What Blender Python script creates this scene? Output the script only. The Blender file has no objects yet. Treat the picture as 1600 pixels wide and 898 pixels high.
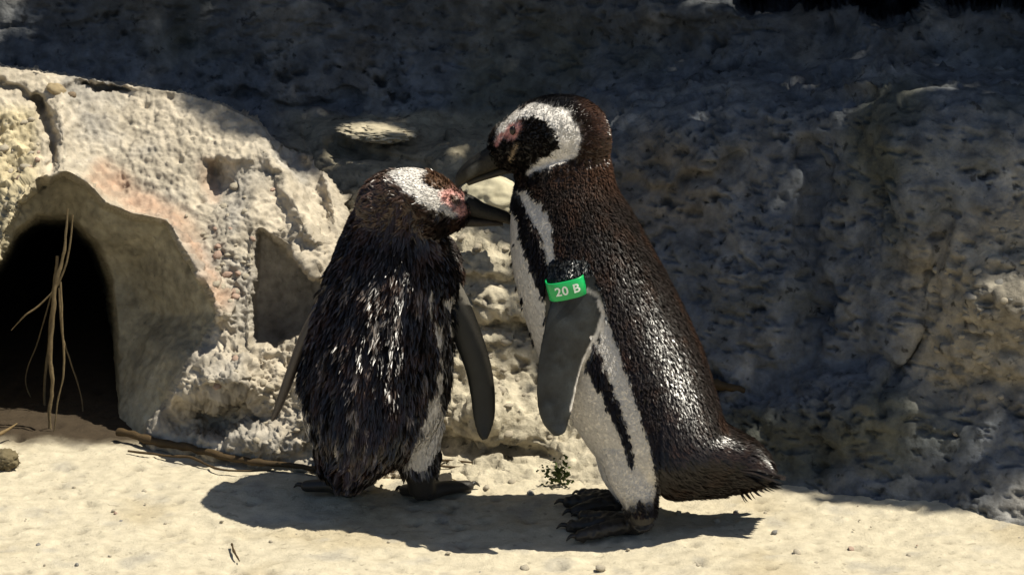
import bpy, bmesh, math, random
import numpy as np
from mathutils import Vector, kdtree

random.seed(7)
RNG = np.random.default_rng(11)
scene = bpy.context.scene

# ------------------------------------------------------------------ camera
PITCH = math.radians(17.0)
CAM = np.array([0.0, -5.0 * math.cos(PITCH), 0.34 + 5.0 * math.sin(PITCH)])
FPX = 5250.0
cam_d = bpy.data.cameras.new('camera')
cam = bpy.data.objects.new('camera', cam_d)
scene.collection.objects.link(cam)
cam.location = CAM
cam.rotation_euler = (math.pi / 2 - PITCH, 0, 0)
cam_d.sensor_width = 36.0
cam_d.lens = FPX / 1600.0 * 36.0
cam_d.clip_end = 500.0
scene.camera = cam

# ------------------------------------------------------------------ light
SUN_DIR = np.array([0.5, -0.08, 1.0]); SUN_DIR /= np.linalg.norm(SUN_DIR)
world = bpy.data.worlds.new('World'); scene.world = world
world.use_nodes = True
wn = world.node_tree
bg = wn.nodes['Background']
sky = wn.nodes.new('ShaderNodeTexSky')
sky.sky_type = 'NISHITA'; sky.sun_disc = False
sky.sun_elevation = math.asin(SUN_DIR[2])
sky.sun_rotation = math.atan2(SUN_DIR[0], SUN_DIR[1])
wn.links.new(sky.outputs[0], bg.inputs[0])
bg.inputs[1].default_value = 0.055
sd = bpy.data.lights.new('sun', 'SUN'); sd.energy = 4.6
sd.angle = math.radians(0.5); sd.color = (1.0, 0.94, 0.80)
sun = bpy.data.objects.new('sun', sd); scene.collection.objects.link(sun)
sun.rotation_euler = Vector(SUN_DIR).to_track_quat('Z', 'Y').to_euler()
vs = scene.view_settings
vs.view_transform = 'Standard'; vs.look = 'None'; vs.exposure = 0.62; vs.gamma = 1.0
vs.use_curve_mapping = False

# ------------------------------------------------------------------ helpers
COL = scene.collection
FW = np.array([0, math.cos(PITCH), -math.sin(PITCH)])
UP = np.array([0, math.sin(PITCH), math.cos(PITCH)])

def at(px, py, Y):
    """world point seen in direction (px,py) of the photo at the depth plane Y"""
    px = np.asarray(px, float); py = np.asarray(py, float); Y = np.asarray(Y, float)
    px, py, Y = np.broadcast_arrays(px, py, Y)
    rx = px - 800.0
    ry = FW[1] * FPX + UP[1] * (449.0 - py)
    rz = FW[2] * FPX + UP[2] * (449.0 - py)
    t = (Y - CAM[1]) / ry
    return np.stack([CAM[0] + t * rx, Y, CAM[2] + t * rz], -1)

def groundY(py):
    py = np.asarray(py, float)
    ry = FW[1] * FPX + UP[1] * (449.0 - py)
    rz = FW[2] * FPX + UP[2] * (449.0 - py)
    return CAM[1] - CAM[2] / rz * ry

def gpt(px, py, z=0.0):
    p = at(px, py, groundY(py)); p[..., 2] = z
    return p

def topx(P):
    d = P - CAM
    f = d @ FW
    return 800.0 + FPX * d[:, 0] / f, 449.0 - FPX * (d @ UP) / f

def sstep(a, b, x):
    t = np.clip((x - a) / (b - a), 0, 1)
    return t * t * (3 - 2 * t)

def _hash(ix, iy, iz, seed):
    h = (ix.astype(np.int64) * 374761393 + iy.astype(np.int64) * 668265263 + iz.astype(np.int64) * 2147483647 + seed * 974711) & 0xFFFFFFFF
    h = ((h ^ (h >> 13)) * 1274126177) & 0xFFFFFFFF
    h = ((h ^ (h >> 16)) * 2246822519) & 0xFFFFFFFF
    return (h ^ (h >> 15)) & 0xFFFFFFFF

def noise3(P, seed=0):
    i = np.floor(P).astype(np.int64); f = P - i
    u = f * f * f * (f * (f * 6 - 15) + 10)
    out = np.zeros(len(P))
    for dx in (0, 1):
        for dy in (0, 1):
            for dz in (0, 1):
                h = _hash(i[:, 0] + dx, i[:, 1] + dy, i[:, 2] + dz, seed)
                gx = ((h & 1023) / 511.5 - 1); gy = (((h >> 10) & 1023) / 511.5 - 1); gz = (((h >> 20) & 1023) / 511.5 - 1)
                w = (u[:, 0] if dx else 1 - u[:, 0]) * (u[:, 1] if dy else 1 - u[:, 1]) * (u[:, 2] if dz else 1 - u[:, 2])
                out += w * (gx * (f[:, 0] - dx) + gy * (f[:, 1] - dy) + gz * (f[:, 2] - dz))
    return out

def fbm(P, freq, octv=4, seed=0, gain=0.5):
    out = np.zeros(len(P)); a = 1.0
    for o in range(octv):
        out += a * noise3(P * freq + o * 17.3, seed + o); freq *= 2.03; a *= gain
    return out

def worley(P, freq, seed=0):
    Q = P * freq; i = np.floor(Q).astype(np.int64)
    best = np.full(len(P), 9.0); rid = np.zeros(len(P))
    for dx in (-1, 0, 1):
        for dy in (-1, 0, 1):
            for dz in (-1, 0, 1):
                cx, cy, cz = i[:, 0] + dx, i[:, 1] + dy, i[:, 2] + dz
                h = _hash(cx, cy, cz, seed)
                ox = (h & 1023) / 1023.0; oy = ((h >> 10) & 1023) / 1023.0; oz = ((h >> 20) & 1023) / 1023.0
                d = (cx + ox - Q[:, 0]) ** 2 + (cy + oy - Q[:, 1]) ** 2 + (cz + oz - Q[:, 2]) ** 2
                m = d < best
                best = np.where(m, d, best); rid = np.where(m, ((h >> 5) & 4095) / 4095.0, rid)
    return np.sqrt(best), rid

def sd_poly(px, py, poly):
    """signed distance to a polygon outline, negative inside"""
    poly = np.asarray(poly, float); n = len(poly)
    d = np.full(px.shape, 1e9); s = np.ones(px.shape)
    for i in range(n):
        a = poly[i]; b = poly[i - 1]
        ex, ey = b - a
        wx, wy = px - a[0], py - a[1]
        t = np.clip((wx * ex + wy * ey) / (ex * ex + ey * ey + 1e-9), 0, 1)
        d = np.minimum(d, (wx - ex * t) ** 2 + (wy - ey * t) ** 2)
        c1 = py >= a[1]; c2 = py < b[1]; c3 = ex * wy > ey * wx
        s = np.where((c1 & c2 & c3) | (~c1 & ~c2 & ~c3), -s, s)
    return s * np.sqrt(d)

def sd_line(px, py, pts):
    """distance to a polyline; a third value per point is a half width that is subtracted"""
    best = np.full(px.shape, 1e9)
    for a, b in zip(pts[:-1], pts[1:]):
        ex, ey = b[0] - a[0], b[1] - a[1]
        t = np.clip(((px - a[0]) * ex + (py - a[1]) * ey) / (ex * ex + ey * ey + 1e-9), 0, 1)
        d = np.hypot(px - a[0] - ex * t, py - a[1] - ey * t)
        if len(a) > 2: d = d - (a[2] + (b[2] - a[2]) * t)
        best = np.minimum(best, d)
    return best

def blob(px, py, cx, cy, rx, ry):
    return np.exp(-(((px - cx) / rx) ** 2 + ((py - cy) / ry) ** 2))

def mesh_from(name, V, F, smooth=True, col=None):
    me = bpy.data.meshes.new(name)
    V = np.asarray(V, np.float32); F = np.asarray(F, np.int32)
    k = F.shape[1]
    me.vertices.add(len(V)); me.vertices.foreach_set('co', V.ravel())
    me.loops.add(F.size); me.loops.foreach_set('vertex_index', F.ravel())
    me.polygons.add(len(F)); me.polygons.foreach_set('loop_start', np.arange(0, F.size, k, dtype=np.int32))
    me.update(calc_edges=True)
    if smooth: me.polygons.foreach_set('use_smooth', np.ones(len(F), bool))
    if col is not None:
        ca = me.color_attributes.new('Col', 'FLOAT_COLOR', 'POINT')
        c4 = np.ones((len(V), 4), np.float32); c4[:, :3] = col
        ca.data.foreach_set('color', c4.ravel())
    me.validate()
    return me

def add(name, me, mat, parent=None, label=None, cat=None, group=None, kind=None):
    o = bpy.data.objects.new(name, me)
    if mat is not None and me is not None and len(me.materials) == 0: me.materials.append(mat)
    COL.objects.link(o)
    if parent is not None: o.parent = parent
    if label: o['label'] = label
    if cat: o['category'] = cat
    if group: o['group'] = group
    if kind: o['kind'] = kind
    return o

def grid_faces(nr, nc):
    idx = np.arange(nr * nc).reshape(nr, nc)
    return np.stack([idx[:-1, :-1], idx[1:, :-1], idx[1:, 1:], idx[:-1, 1:]], -1).reshape(-1, 4)

def grid_normals(P):
    du = np.gradient(P, axis=1); dv = np.gradient(P, axis=0)
    n = np.cross(dv, du); n /= np.linalg.norm(n, axis=-1, keepdims=True) + 1e-12
    return n

def blur(A, r):
    for ax in (0, 1):
        k = np.ones(2 * r + 1) / (2 * r + 1)
        pad = [(0, 0), (0, 0)]; pad[ax] = (r, r)
        B = np.pad(A, pad, mode='edge')
        A = np.apply_along_axis(lambda v: np.convolve(v, k, 'valid'), ax, B)
    return A

# ------------------------------------------------------------------ materials
def attr_mat(name, rough=0.85, spec=0.3, nscale=60.0, namt=0.25, bump=0.3, bscale=220.0, bdist=0.004, spot=0.0):
    m = bpy.data.materials.new(name); m.use_nodes = True
    nt = m.node_tree; L = nt.links.new
    b = nt.nodes['Principled BSDF']
    b.inputs['Roughness'].default_value = rough
    b.inputs['Specular IOR Level'].default_value = spec
    at_ = nt.nodes.new('ShaderNodeAttribute'); at_.attribute_name = 'Col'
    tc = nt.nodes.new('ShaderNodeTexCoord')
    n1 = nt.nodes.new('ShaderNodeTexNoise'); n1.inputs['Scale'].default_value = nscale
    n1.inputs['Detail'].default_value = 8; n1.inputs['Roughness'].default_value = 0.65
    L(tc.outputs['Object'], n1.inputs['Vector'])
    mr = nt.nodes.new('ShaderNodeMapRange')
    mr.inputs['From Min'].default_value = 0.25; mr.inputs['From Max'].default_value = 0.75
    mr.inputs['To Min'].default_value = 1 - namt; mr.inputs['To Max'].default_value = 1 + namt
    L(n1.outputs['Fac'], mr.inputs['Value'])
    mul = nt.nodes.new('ShaderNodeVectorMath'); mul.operation = 'SCALE'
    L(at_.outputs['Color'], mul.inputs[0]); L(mr.outputs[0], mul.inputs['Scale'])
    last = mul.outputs[0]
    if spot > 0:
        n3 = nt.nodes.new('ShaderNodeTexNoise'); n3.inputs['Scale'].default_value = nscale * 1.7
        n3.inputs['Detail'].default_value = 5
        L(tc.outputs['Object'], n3.inputs['Vector'])
        cr = nt.nodes.new('ShaderNodeMapRange')
        cr.inputs['From Min'].default_value = 0.62; cr.inputs['From Max'].default_value = 0.70
        cr.inputs['To Min'].default_value = 1.0; cr.inputs['To Max'].default_value = 1 - spot
        L(n3.outputs['Fac'], cr.inputs['Value'])
        m2 = nt.nodes.new('ShaderNodeVectorMath'); m2.operation = 'SCALE'
        L(last, m2.inputs[0]); L(cr.outputs[0], m2.inputs['Scale']); last = m2.outputs[0]
    L(last, b.inputs['Base Color'])
    if bump > 0:
        n2 = nt.nodes.new('ShaderNodeTexNoise'); n2.inputs['Scale'].default_value = bscale
        n2.inputs['Detail'].default_value = 6; n2.inputs['Roughness'].default_value = 0.7
        L(tc.outputs['Object'], n2.inputs['Vector'])
        bp = nt.nodes.new('ShaderNodeBump'); bp.inputs['Strength'].default_value = bump
        bp.inputs['Distance'].default_value = bdist
        L(n2.outputs['Fac'], bp.inputs['Height']); L(bp.outputs[0], b.inputs['Normal'])
    return m

def flat_mat(name, color, rough=0.6, spec=0.4, namt=0.25, nscale=80.0, bump=0.2):
    m = attr_mat(name, rough, spec, nscale, namt, bump)
    nt = m.node_tree
    a = [n for n in nt.nodes if n.type == 'ATTRIBUTE'][0]
    rgb = nt.nodes.new('ShaderNodeRGB'); rgb.outputs[0].default_value = (*color, 1)
    for l in list(a.outputs['Color'].links):
        nt.links.new(rgb.outputs[0], l.to_socket)
    nt.nodes.remove(a)
    return m

M_ROCK = attr_mat('pale_rock', 0.9, 0.2, 70, 0.22, 0.5, 260, 0.004, 0.25)
M_CLIFF = attr_mat('dark_rock', 0.85, 0.25, 32, 0.60, 0.8, 150, 0.007, 0.70)
M_GROUND = attr_mat('pale_ground', 0.95, 0.15, 45, 0.24, 0.7, 240, 0.004, 0.30)
M_PENG = attr_mat('plumage_skin', 0.45, 0.4, 300, 0.3, 0.25, 500, 0.002)
M_FEATHER = attr_mat('feather', 0.30, 0.38, 200, 0.25, 0.0)
M_WET = attr_mat('wet_feather', 0.36, 0.65, 200, 0.25, 0.0)
M_BILL = attr_mat('bill_horn', 0.42, 0.18, 150, 0.4, 0.5, 200, 0.004)
M_EYE = flat_mat('eye_gloss', (0.006, 0.003, 0.003), 0.22, 0.35, 0.0, 50, 0)
M_CLAW = flat_mat('claw_horn', (0.018, 0.016, 0.014), 0.4)
M_BAND = flat_mat('green_plastic', (0.005, 0.36, 0.09), 0.35, 0.5, 0.06, 90, 0.05)
M_TEXT = flat_mat('white_print', (0.72, 0.8, 0.74), 0.5, 0.3, 0.03, 90, 0)
M_ROOT = flat_mat('dry_root', (0.16, 0.12, 0.065), 0.8, 0.2, 0.35, 120, 0.4)
M_REED = flat_mat('brown_reed', (0.055, 0.034, 0.013), 0.7, 0.3, 0.35, 120, 0.4)
M_STRAW = flat_mat('dry_straw', (0.16, 0.11, 0.05), 0.75, 0.25, 0.3, 120, 0.3)
M_STONE = flat_mat('pebble_stone', (0.37, 0.325, 0.25), 0.85, 0.25, 0.3, 90, 0.5)
M_STONE2 = flat_mat('pebble_pinkish', (0.38, 0.27, 0.21), 0.85, 0.25, 0.3, 90, 0.5)
M_STONE3 = flat_mat('pebble_grey', (0.22, 0.21, 0.19), 0.85, 0.25, 0.35, 90, 0.5)
M_MOSS = flat_mat('moss_green', (0.055, 0.075, 0.022), 0.85, 0.2, 0.4, 150, 0.4)
M_LEAF = flat_mat('tree_leaf', (0.05, 0.09, 0.025), 0.6, 0.3, 0.3, 20, 0)
M_BARK = flat_mat('tree_bark', (0.10, 0.075, 0.05), 0.9, 0.2, 0.3, 20, 0.5)

# ------------------------------------------------------------------ ground
def axis(lo, hi, step, far, n):
    core = np.arange(lo, hi + step / 2, step)
    g = np.geomspace(step, far, n)
    return np.concatenate([lo - g[::-1], core, hi + g])

gx = axis(-1.0, 1.0, 0.0055, 40, 26); gy = axis(-0.45, 0.45, 0.0055, 40, 26)
GX, GY = np.meshgrid(gx, gy)
P = np.stack([GX.ravel(), GY.ravel(), np.zeros(GX.size)], -1)
near = np.exp(-((GX.ravel() / 2.5) ** 2 + (GY.ravel() / 1.8) ** 2))
h = 0.010 * fbm(P, 5, 3, 1) + 0.0040 * fbm(P, 22, 3, 2)
w, rid = worley(P, 28, 3)
h -= 0.006 * sstep(0.45, 0.1, w) * (rid > 0.70)
w2, rid2 = worley(P, 75, 5)
h += 0.0032 * sstep(0.5, 0.1, w2) * (rid2 > 0.66)
P[:, 2] = h * near - 0.002
n0 = fbm(P, 55, 4, 8)
P[:, 2] += 0.0022 * n0 * near
n1 = fbm(P, 4, 4, 9); n2 = fbm(P, 14, 4, 10)
base = np.array([0.49, 0.435, 0.325]); alt = np.array([0.42, 0.36, 0.25]); gry = np.array([0.36, 0.33, 0.27])
c = base + (alt - base) * sstep(0.05, 0.45, n1)[:, None]
c = c + (gry - c) * (0.8 * sstep(0.12, 0.5, n2))[:, None]
gpx, gpy = topx(P)
burrow_dark = sstep(0.23, 0.30, P[:, 1] + 0.03 * n2) * sstep(-0.50, -0.58, P[:, 0] + 0.03 * n1)
c = c + (np.array([0.05, 0.037, 0.024]) - c) * burrow_dark[:, None]  # burrow floor painted dark brown to deepen its shade
c *= (1 - 0.35 * (rid > 0.70) * sstep(0.4, 0.1, w))[:, None]
add('ground', mesh_from('ground', P, grid_faces(len(gy), len(gx)), True, c), M_GROUND, kind='structure',
    label='pale sunlit sandy concrete ground under the penguins')

# ------------------------------------------------------------------ cliff behind
cols = [
    (-700, [(-900, 1.05), (0, .92), (200, .84), (300, 1.6), (900, 1.7)]),
    (0,    [(-900, 1.05), (-100, .93), (60, .86), (130, .80), (200, .80), (280, 1.6), (900, 1.7)]),
    (300,  [(-900, 1.05), (-100, .95), (60, .92), (165, .84), (230, .78), (320, 1.5), (900, 1.6)]),
    (520,  [(-900, 1.05), (-100, .97), (60, .93), (180, .88), (215, .72), (290, .60), (360, .55), (600, .42), (745, .20), (900, .16)]),
    (660,  [(-900, 1.05), (-100, .97), (60, .93), (185, .87), (230, .70), (290, .56), (360, .46), (430, .40), (600, .30), (680, .24), (745, .12), (900, .11)]),
    (760,  [(-900, 1.05), (-100, .97), (60, .92), (190, .84), (235, .68), (280, .58), (345, .46), (400, .36), (440, .32), (590, .29), (640, .22), (720, .16), (765, .07), (900, .06)]),
    (860,  [(-900, 1.05), (-100, .95), (60, .90), (200, .80), (245, .66), (300, .55), (345, .45), (420, .37), (590, .30), (640, .24), (720, .15), (770, .06), (900, .05)]),
    (1000, [(-900, 1.0), (-100, .90), (60, .84), (120, .76), (170, .58), (255, .50), (285, .44), (450, .36), (600, .27), (700, .16), (765, .07), (900, .05)]),
    (1250, [(-900, .95), (-100, .82), (50, .74), (110, .66), (165, .42), (280, .36), (450, .29), (600, .20), (700, .12), (762, .07), (900, .05)]),
    (1430, [(-900, .9), (-100, .72), (20, .62), (95, .56), (150, .28), (200, .25), (350, .22), (560, .15), (700, .06), (790, .00), (900, -.02)]),
    (1600, [(-900, .85), (-100, .60), (20, .55), (100, .50), (160, .24), (230, .19), (400, .13), (560, .08), (700, .00), (820, -.09), (900, -.11)]),
    (2300, [(-900, .6), (-100, .35), (20, .3), (100, .25), (160, .05), (400, -.05), (700, -.2), (900, -.3)]),
]
cpx = np.concatenate([np.arange(-700, -200, 25), np.arange(-200, -40, 6), np.arange(-40, 1642, 2.6), np.arange(1646, 1820, 6), np.arange(1826, 2300, 25)])
cpy = np.concatenate([np.arange(-900, -20, 30), np.arange(-20, 870, 2.6)])
CPX, CPY = np.meshgrid(cpx, cpy)
prof = np.stack([np.interp(cpy, [a for a, b in pr], [b for a, b in pr]) for _, pr in cols], 0)
kx = np.array([k for k, _ in cols], float)
ii = np.clip(np.searchsorted(kx, cpx) - 1, 0, len(kx) - 2)
tt = (cpx - kx[ii]) / (kx[ii + 1] - kx[ii]); ts = tt * tt * (3 - 2 * tt) * 0.6 + tt * 0.4
Yc = (prof[ii] * (1 - ts)[:, None] + prof[ii + 1] * ts[:, None]).T
Yc = blur(Yc, 6)
# seams, lumps and recesses of the cliff face
_q = np.stack([CPX.ravel() / 60, CPY.ravel() / 60, 0 * CPX.ravel()], -1)
WPX = CPX + 30 * fbm(_q, 1, 4, 301).reshape(CPX.shape); WPY = CPY + 30 * fbm(_q, 1, 4, 302).reshape(CPX.shape)
Yc += 0.030 * np.exp(-(sd_line(WPX, WPY, [(930, 290), (1010, 296), (1090, 280), (1160, 250)]) / 9) ** 2)
Yc -= 0.04 * blob(WPX, WPY, 1050, 230, 130, 45)
Yc -= 0.07 * blob(WPX, WPY, 1420, 300, 120, 150)
Yc += 0.035 * np.exp(-(sd_line(WPX, WPY, [(1262, 235), (1275, 300), (1268, 380), (1282, 460), (1270, 560)]) / 14) ** 2)
Yc -= 0.05 * blob(WPX, WPY, 1180, 430, 70, 120)
Yc -= 0.06 * blob(WPX, WPY, 1560, 480, 80, 90)
Yc += 0.03 * np.exp(-(sd_line(WPX, WPY, [(1470, 300), (1455, 420), (1440, 540), (1380, 620)]) / 14) ** 2)
Yc -= 0.05 * blob(WPX, WPY, 1330, 640, 160, 60)
Yc += 0.02 * np.exp(-(sd_line(WPX, WPY, [(1180, 600), (1330, 560), (1480, 600), (1640, 590)]) / 12) ** 2)
Yc += 0.75 * sstep(10, -12, sd_poly(WPX, WPY, [(1165, -20), (1165, 8), (1240, 18), (1440, 16), (1450, -12), (1490, -10), (1490, 14), (1700, 18), (1700, -60), (1165, -60)]))
Yc -= 0.05 * blob(WPX, WPY, 1080, 20, 110, 20)
Yc += 0.045 * np.exp(-(sd_line(WPX, WPY, [(380, 152), (480, 165), (560, 158)]) / 7) ** 2)
Yc += 0.05 * np.exp(-(sd_line(WPX, WPY, [(520, 225), (640, 262), (700, 300)]) / 9) ** 2)
Yc -= 0.045 * blob(WPX, WPY, 575, 196, 62, 14)
Yc -= 0.04 * blob(WPX, WPY, 715, 232, 55, 22)
# low rock between the two penguins: stepped
Yc += 0.035 * np.exp(-(sd_line(WPX, WPY, [(700, 440), (780, 452), (850, 445)]) / 8) ** 2)
Yc += 0.04 * np.exp(-(sd_line(WPX, WPY, [(700, 520), (770, 500), (850, 515)]) / 9) ** 2)
Yc += 0.05 * np.exp(-(sd_line(WPX, WPY, [(690, 690), (740, 705), (800, 695), (870, 720)]) / 10) ** 2)
Yc -= 0.035 * blob(WPX, WPY, 770, 640, 60, 30)
Yc -= 0.03 * blob(WPX, WPY, 880, 720, 40, 18)
Yc = blur(Yc, 3)
P3 = at(CPX, CPY, Yc)
N3 = grid_normals(P3)
N3[N3[..., 1] > 0] *= -1
N3 = np.stack([blur(N3[..., k], 5) for k in range(3)], -1); N3 /= np.linalg.norm(N3, axis=-1, keepdims=True)
P = P3.reshape(-1, 3); N = N3.reshape(-1, 3)
fx, fy = CPX.ravel(), CPY.ravel()
disp = 0.030 * fbm(P, 4, 2, 21) + 0.018 * fbm(P, 12, 3, 22) + 0.006 * fbm(P, 45, 3, 23)
wv3 = np.stack([fbm(P, 30, 3, 61), fbm(P, 30, 3, 62), fbm(P, 30, 3, 63)], -1)
Pst = (P + 0.022 * wv3) * np.array([1, 1, 1.9])
patch = sstep(-0.12, 0.22, fbm(P, 7, 2, 64))
w, rid = worley(Pst, 26, 25)
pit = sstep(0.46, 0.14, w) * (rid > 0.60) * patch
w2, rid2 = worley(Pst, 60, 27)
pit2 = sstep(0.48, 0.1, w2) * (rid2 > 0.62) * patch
disp -= 0.016 * pit + 0.006 * pit2 + 0.010 * sstep(0.12, 0.45, fbm(P * np.array([1, 1, 2.5]), 24, 3, 65))
peb = sstep(90, 10, sd_poly(fx, fy, [(1470, 420), (1620, 350), (1650, 580), (1480, 570)]))
w3, rid3 = worley(P + 0.015 * wv3, 45, 29)
disp += peb * 0.014 * (rid3 - .4) * sstep(0.7, 0.3, w3)
w4, rid4 = worley(P + 0.015 * wv3, 45, 31)
low = sstep(560, 690, fx) * sstep(960, 880, fx) * sstep(300, 360, fy)
disp += low * 0.011 * (rid4 - .5) * sstep(0.75, 0.4, w4)
P = P + N * disp[:, None]
a1 = fbm(P, 3, 3, 33); a2 = fbm(P * np.array([1, 1, .45]), 9, 4, 35); a3 = fbm(P, 25, 3, 37)
grey = np.array([0.135, 0.145, 0.158]); lite = np.array([0.28, 0.275, 0.26]); alg = np.array([0.07, 0.072, 0.045]); brn = np.array([0.20, 0.155, 0.095])
c = grey + (lite - grey) * (0.75 * sstep(0.02, 0.5, a2))[:, None]
c = c + (alg - c) * (0.7 * sstep(0.1, 0.5, a1))[:, None]
c = c + (brn - c) * (0.5 * sstep(0.15, 0.5, -a1))[:, None]
c = c * (1 + 0.4 * a3)[:, None]
up_shade = sstep(170, 20, fy) * 0.40
c *= (1 - up_shade)[:, None]  # shade of the upper cliff painted in as a darker colour
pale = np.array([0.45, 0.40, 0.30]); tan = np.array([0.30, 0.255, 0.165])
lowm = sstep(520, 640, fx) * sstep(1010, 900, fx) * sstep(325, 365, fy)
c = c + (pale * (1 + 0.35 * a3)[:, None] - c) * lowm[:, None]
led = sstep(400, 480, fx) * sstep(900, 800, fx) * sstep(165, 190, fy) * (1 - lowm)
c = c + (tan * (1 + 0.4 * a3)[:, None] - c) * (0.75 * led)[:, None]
c = c + (np.array([0.33, 0.29, 0.22]) - c) * (0.8 * peb)[:, None]
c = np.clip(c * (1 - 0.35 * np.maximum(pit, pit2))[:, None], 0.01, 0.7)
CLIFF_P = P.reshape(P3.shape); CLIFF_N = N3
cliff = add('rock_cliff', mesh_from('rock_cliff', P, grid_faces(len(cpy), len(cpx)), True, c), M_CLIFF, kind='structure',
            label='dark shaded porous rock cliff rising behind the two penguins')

# ------------------------------------------------------------------ sunlit outcrop with burrow
TOP = [(-700, 90), (-100, 98), (0, 104), (100, 118), (200, 132), (285, 146), (350, 165), (400, 190), (430, 220), (470, 245), (510, 285), (545, 330), (585, 430), (615, 570), (645, 735)]
BASE = [(-700, 700), (0, 700), (190, 692), (300, 706), (400, 724), (500, 738), (645, 745)]
RIM = [(-90, 560), (-40, 455), (0, 385), (28, 318), (60, 286), (100, 268), (135, 285), (163, 318), (205, 335), (262, 348), (290, 395), (318, 440), (343, 487)]
FUN = RIM + [(330, 525), (290, 572), (262, 628), (240, 662), (205, 760), (-90, 760)]
HOLE = [(-80, 560), (-30, 450), (0, 402), (25, 358), (60, 336), (108, 338), (150, 378), (174, 440), (183, 520), (186, 760), (-80, 760)]
NICHE = [(402, 356), (425, 366), (455, 396), (490, 430), (540, 452), (540, 520), (470, 527), (430, 542), (400, 536), (392, 500)]
opx = np.concatenate([np.arange(-700, -220, 20), np.arange(-220, -30, 4), np.arange(-30, 646, 2.0)])
opy = np.arange(60, 782, 2.0)
OPX, OPY = np.meshgrid(opx, opy)
Tt = np.interp(opx, *zip(*TOP))[None, :] + 0 * OPY
Bb = np.interp(opx, *zip(*BASE))[None, :] + 0 * OPY
Yb = groundY(Bb)
t = np.clip((Bb - OPY) / np.maximum(Bb - Tt, 20), 0, 1)
rng_ = np.interp(opx, [-700, 0, 300, 450, 545, 645], [.40, .38, .38, .40, .36, .20])[None, :]
Yo = Yb + rng_ * (0.60 * t + 0.40 * t ** 2.6)
sf = sd_poly(OPX, OPY, FUN); sh = sd_poly(OPX, OPY, HOLE); sn = sd_poly(OPX, OPY, NICHE)
dr = sd_line(OPX, OPY, RIM)
_q = np.stack([OPX.ravel() / 50, OPY.ravel() / 50, 0 * OPX.ravel()], -1)
WOX = OPX + 22 * fbm(_q, 1, 4, 303).reshape(OPX.shape); WOY = OPY + 22 * fbm(_q, 1, 4, 304).reshape(OPX.shape)
jag = 4 * fbm(np.stack([OPX.ravel() / 40, OPY.ravel() / 40, 0 * OPX.ravel()], -1), 1, 3, 77).reshape(OPX.shape)
sf = sf + jag; sn = sn + 1.5 * jag
Yo -= 0.060 * np.exp(-(dr / 20) ** 2) * (sf > -6)
Yo += 0.055 * sstep(1, -7, sf) + 0.13 * sstep(0, -110, sf)
Yo += 0.95 * sstep(2, -26, sh)
niche_Y = np.interp(OPX, [380, 540], [.435, .50]) - 0.00004 * (OPY - 360)
Yo = Yo + (np.maximum(niche_Y, Yo) - Yo) * sstep(1, -6, sn)
Yo += 0.04 * np.exp(-(sd_line(WOX + 14 * jag / 4, WOY, [(60, 150), (76, 215), (66, 290)]) / 6) ** 2)
Yo -= 0.015 * np.exp(-(sd_line(WOX, WOY, [(92, 160), (100, 225)]) / 14) ** 2)
Yo += 0.03 * np.exp(-(sd_line(WOX, WOY, [(-10, 122), (30, 140), (72, 168)]) / 4) ** 2)
Yo -= 0.02 * blob(WOX, WOY, 150, 128, 70, 7)
Yo += 0.04 * np.exp(-(sd_line(WOX, WOY, [(130, 136), (165, 141), (200, 138)]) / 4) ** 2)
Yo += 0.055 * blob(WOX, WOY, 340, 272, 26, 30) - 0.03 * blob(WOX, WOY, 365, 246, 40, 12)
Yo -= 0.075 * blob(WOX, WOY, 335, 590, 75, 44)
Yo += 0.075 * blob(WOX, WOY, 345, 652, 58, 22)
Yo -= 0.03 * blob(WOX, WOY, 410, 690, 60, 22) + 0.03 * blob(WOX, WOY, 480, 665, 40, 25)
Yo += 0.04 * np.exp(-(sd_line(WOX, WOY, [(455, 240), (490, 285), (510, 350)]) / 10) ** 2)
Yo -= 0.03 * np.exp(-(sd_line(WOX, WOY, [(420, 225), (450, 300), (490, 370)]) / 14) ** 2)
Yo = blur(Yo, 1)
over = np.clip(Tt - OPY, 0, None)
PYe = np.where(over > 0, Tt + 0.10 * over, OPY)
Yo = np.where(over > 0, Yo + 0.009 * over, Yo)
Ps = at(OPX, PYe, Yo); Nn = grid_normals(Ps); Nn[Nn[..., 1] > 0.2] *= -1
Nn = np.stack([blur(Nn[..., k], 4) for k in range(3)], -1); Nn /= np.linalg.norm(Nn, axis=-1, keepdims=True)
P = Ps.reshape(-1, 3); N = Nn.reshape(-1, 3)
fx, fy = OPX.ravel(), PYe.ravel()
fun_in = sstep(2, -10, sf).ravel(); nich = sstep(2, -8, sn).ravel()
smooth_m = np.maximum(fun_in * 0.7, nich * 0.85)
rough_m = sstep(250, 330, fx) * sstep(300, 420, fy) + sstep(70, 40, fx) * sstep(160, 190, fy)
rough_m = np.clip(rough_m, 0.15, 1) * (1 - smooth_m)
disp = 0.020 * fbm(P, 6, 2, 41) * (1 - smooth_m) + (0.012 * fbm(P, 20, 3, 42) * (.45 + .55 * rough_m) + 0.0045 * fbm(P, 70, 3, 43)) * (1 - 0.75 * smooth_m)
wv3 = np.stack([fbm(P, 35, 3, 66), fbm(P, 35, 3, 67), fbm(P, 35, 3, 68)], -1)
Pw = P + 0.018 * wv3
w, rid = worley(Pw * np.array([1, 1, 1.5]), 34, 44)
disp += rough_m * 0.012 * (rid - .5) * sstep(0.75, 0.45, w)
w2, rid2 = worley(Pw * np.array([1, 1, 1.4]), 85, 45)
disp += rough_m * 0.0060 * (rid2 - .5) * sstep(0.7, 0.4, w2)
w5, rid5 = worley(Pw, 60, 48)
disp -= (1 - smooth_m) * (0.2 + 0.8 * rough_m) * 0.008 * sstep(0.45, 0.15, w5) * (rid5 > .65)
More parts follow.
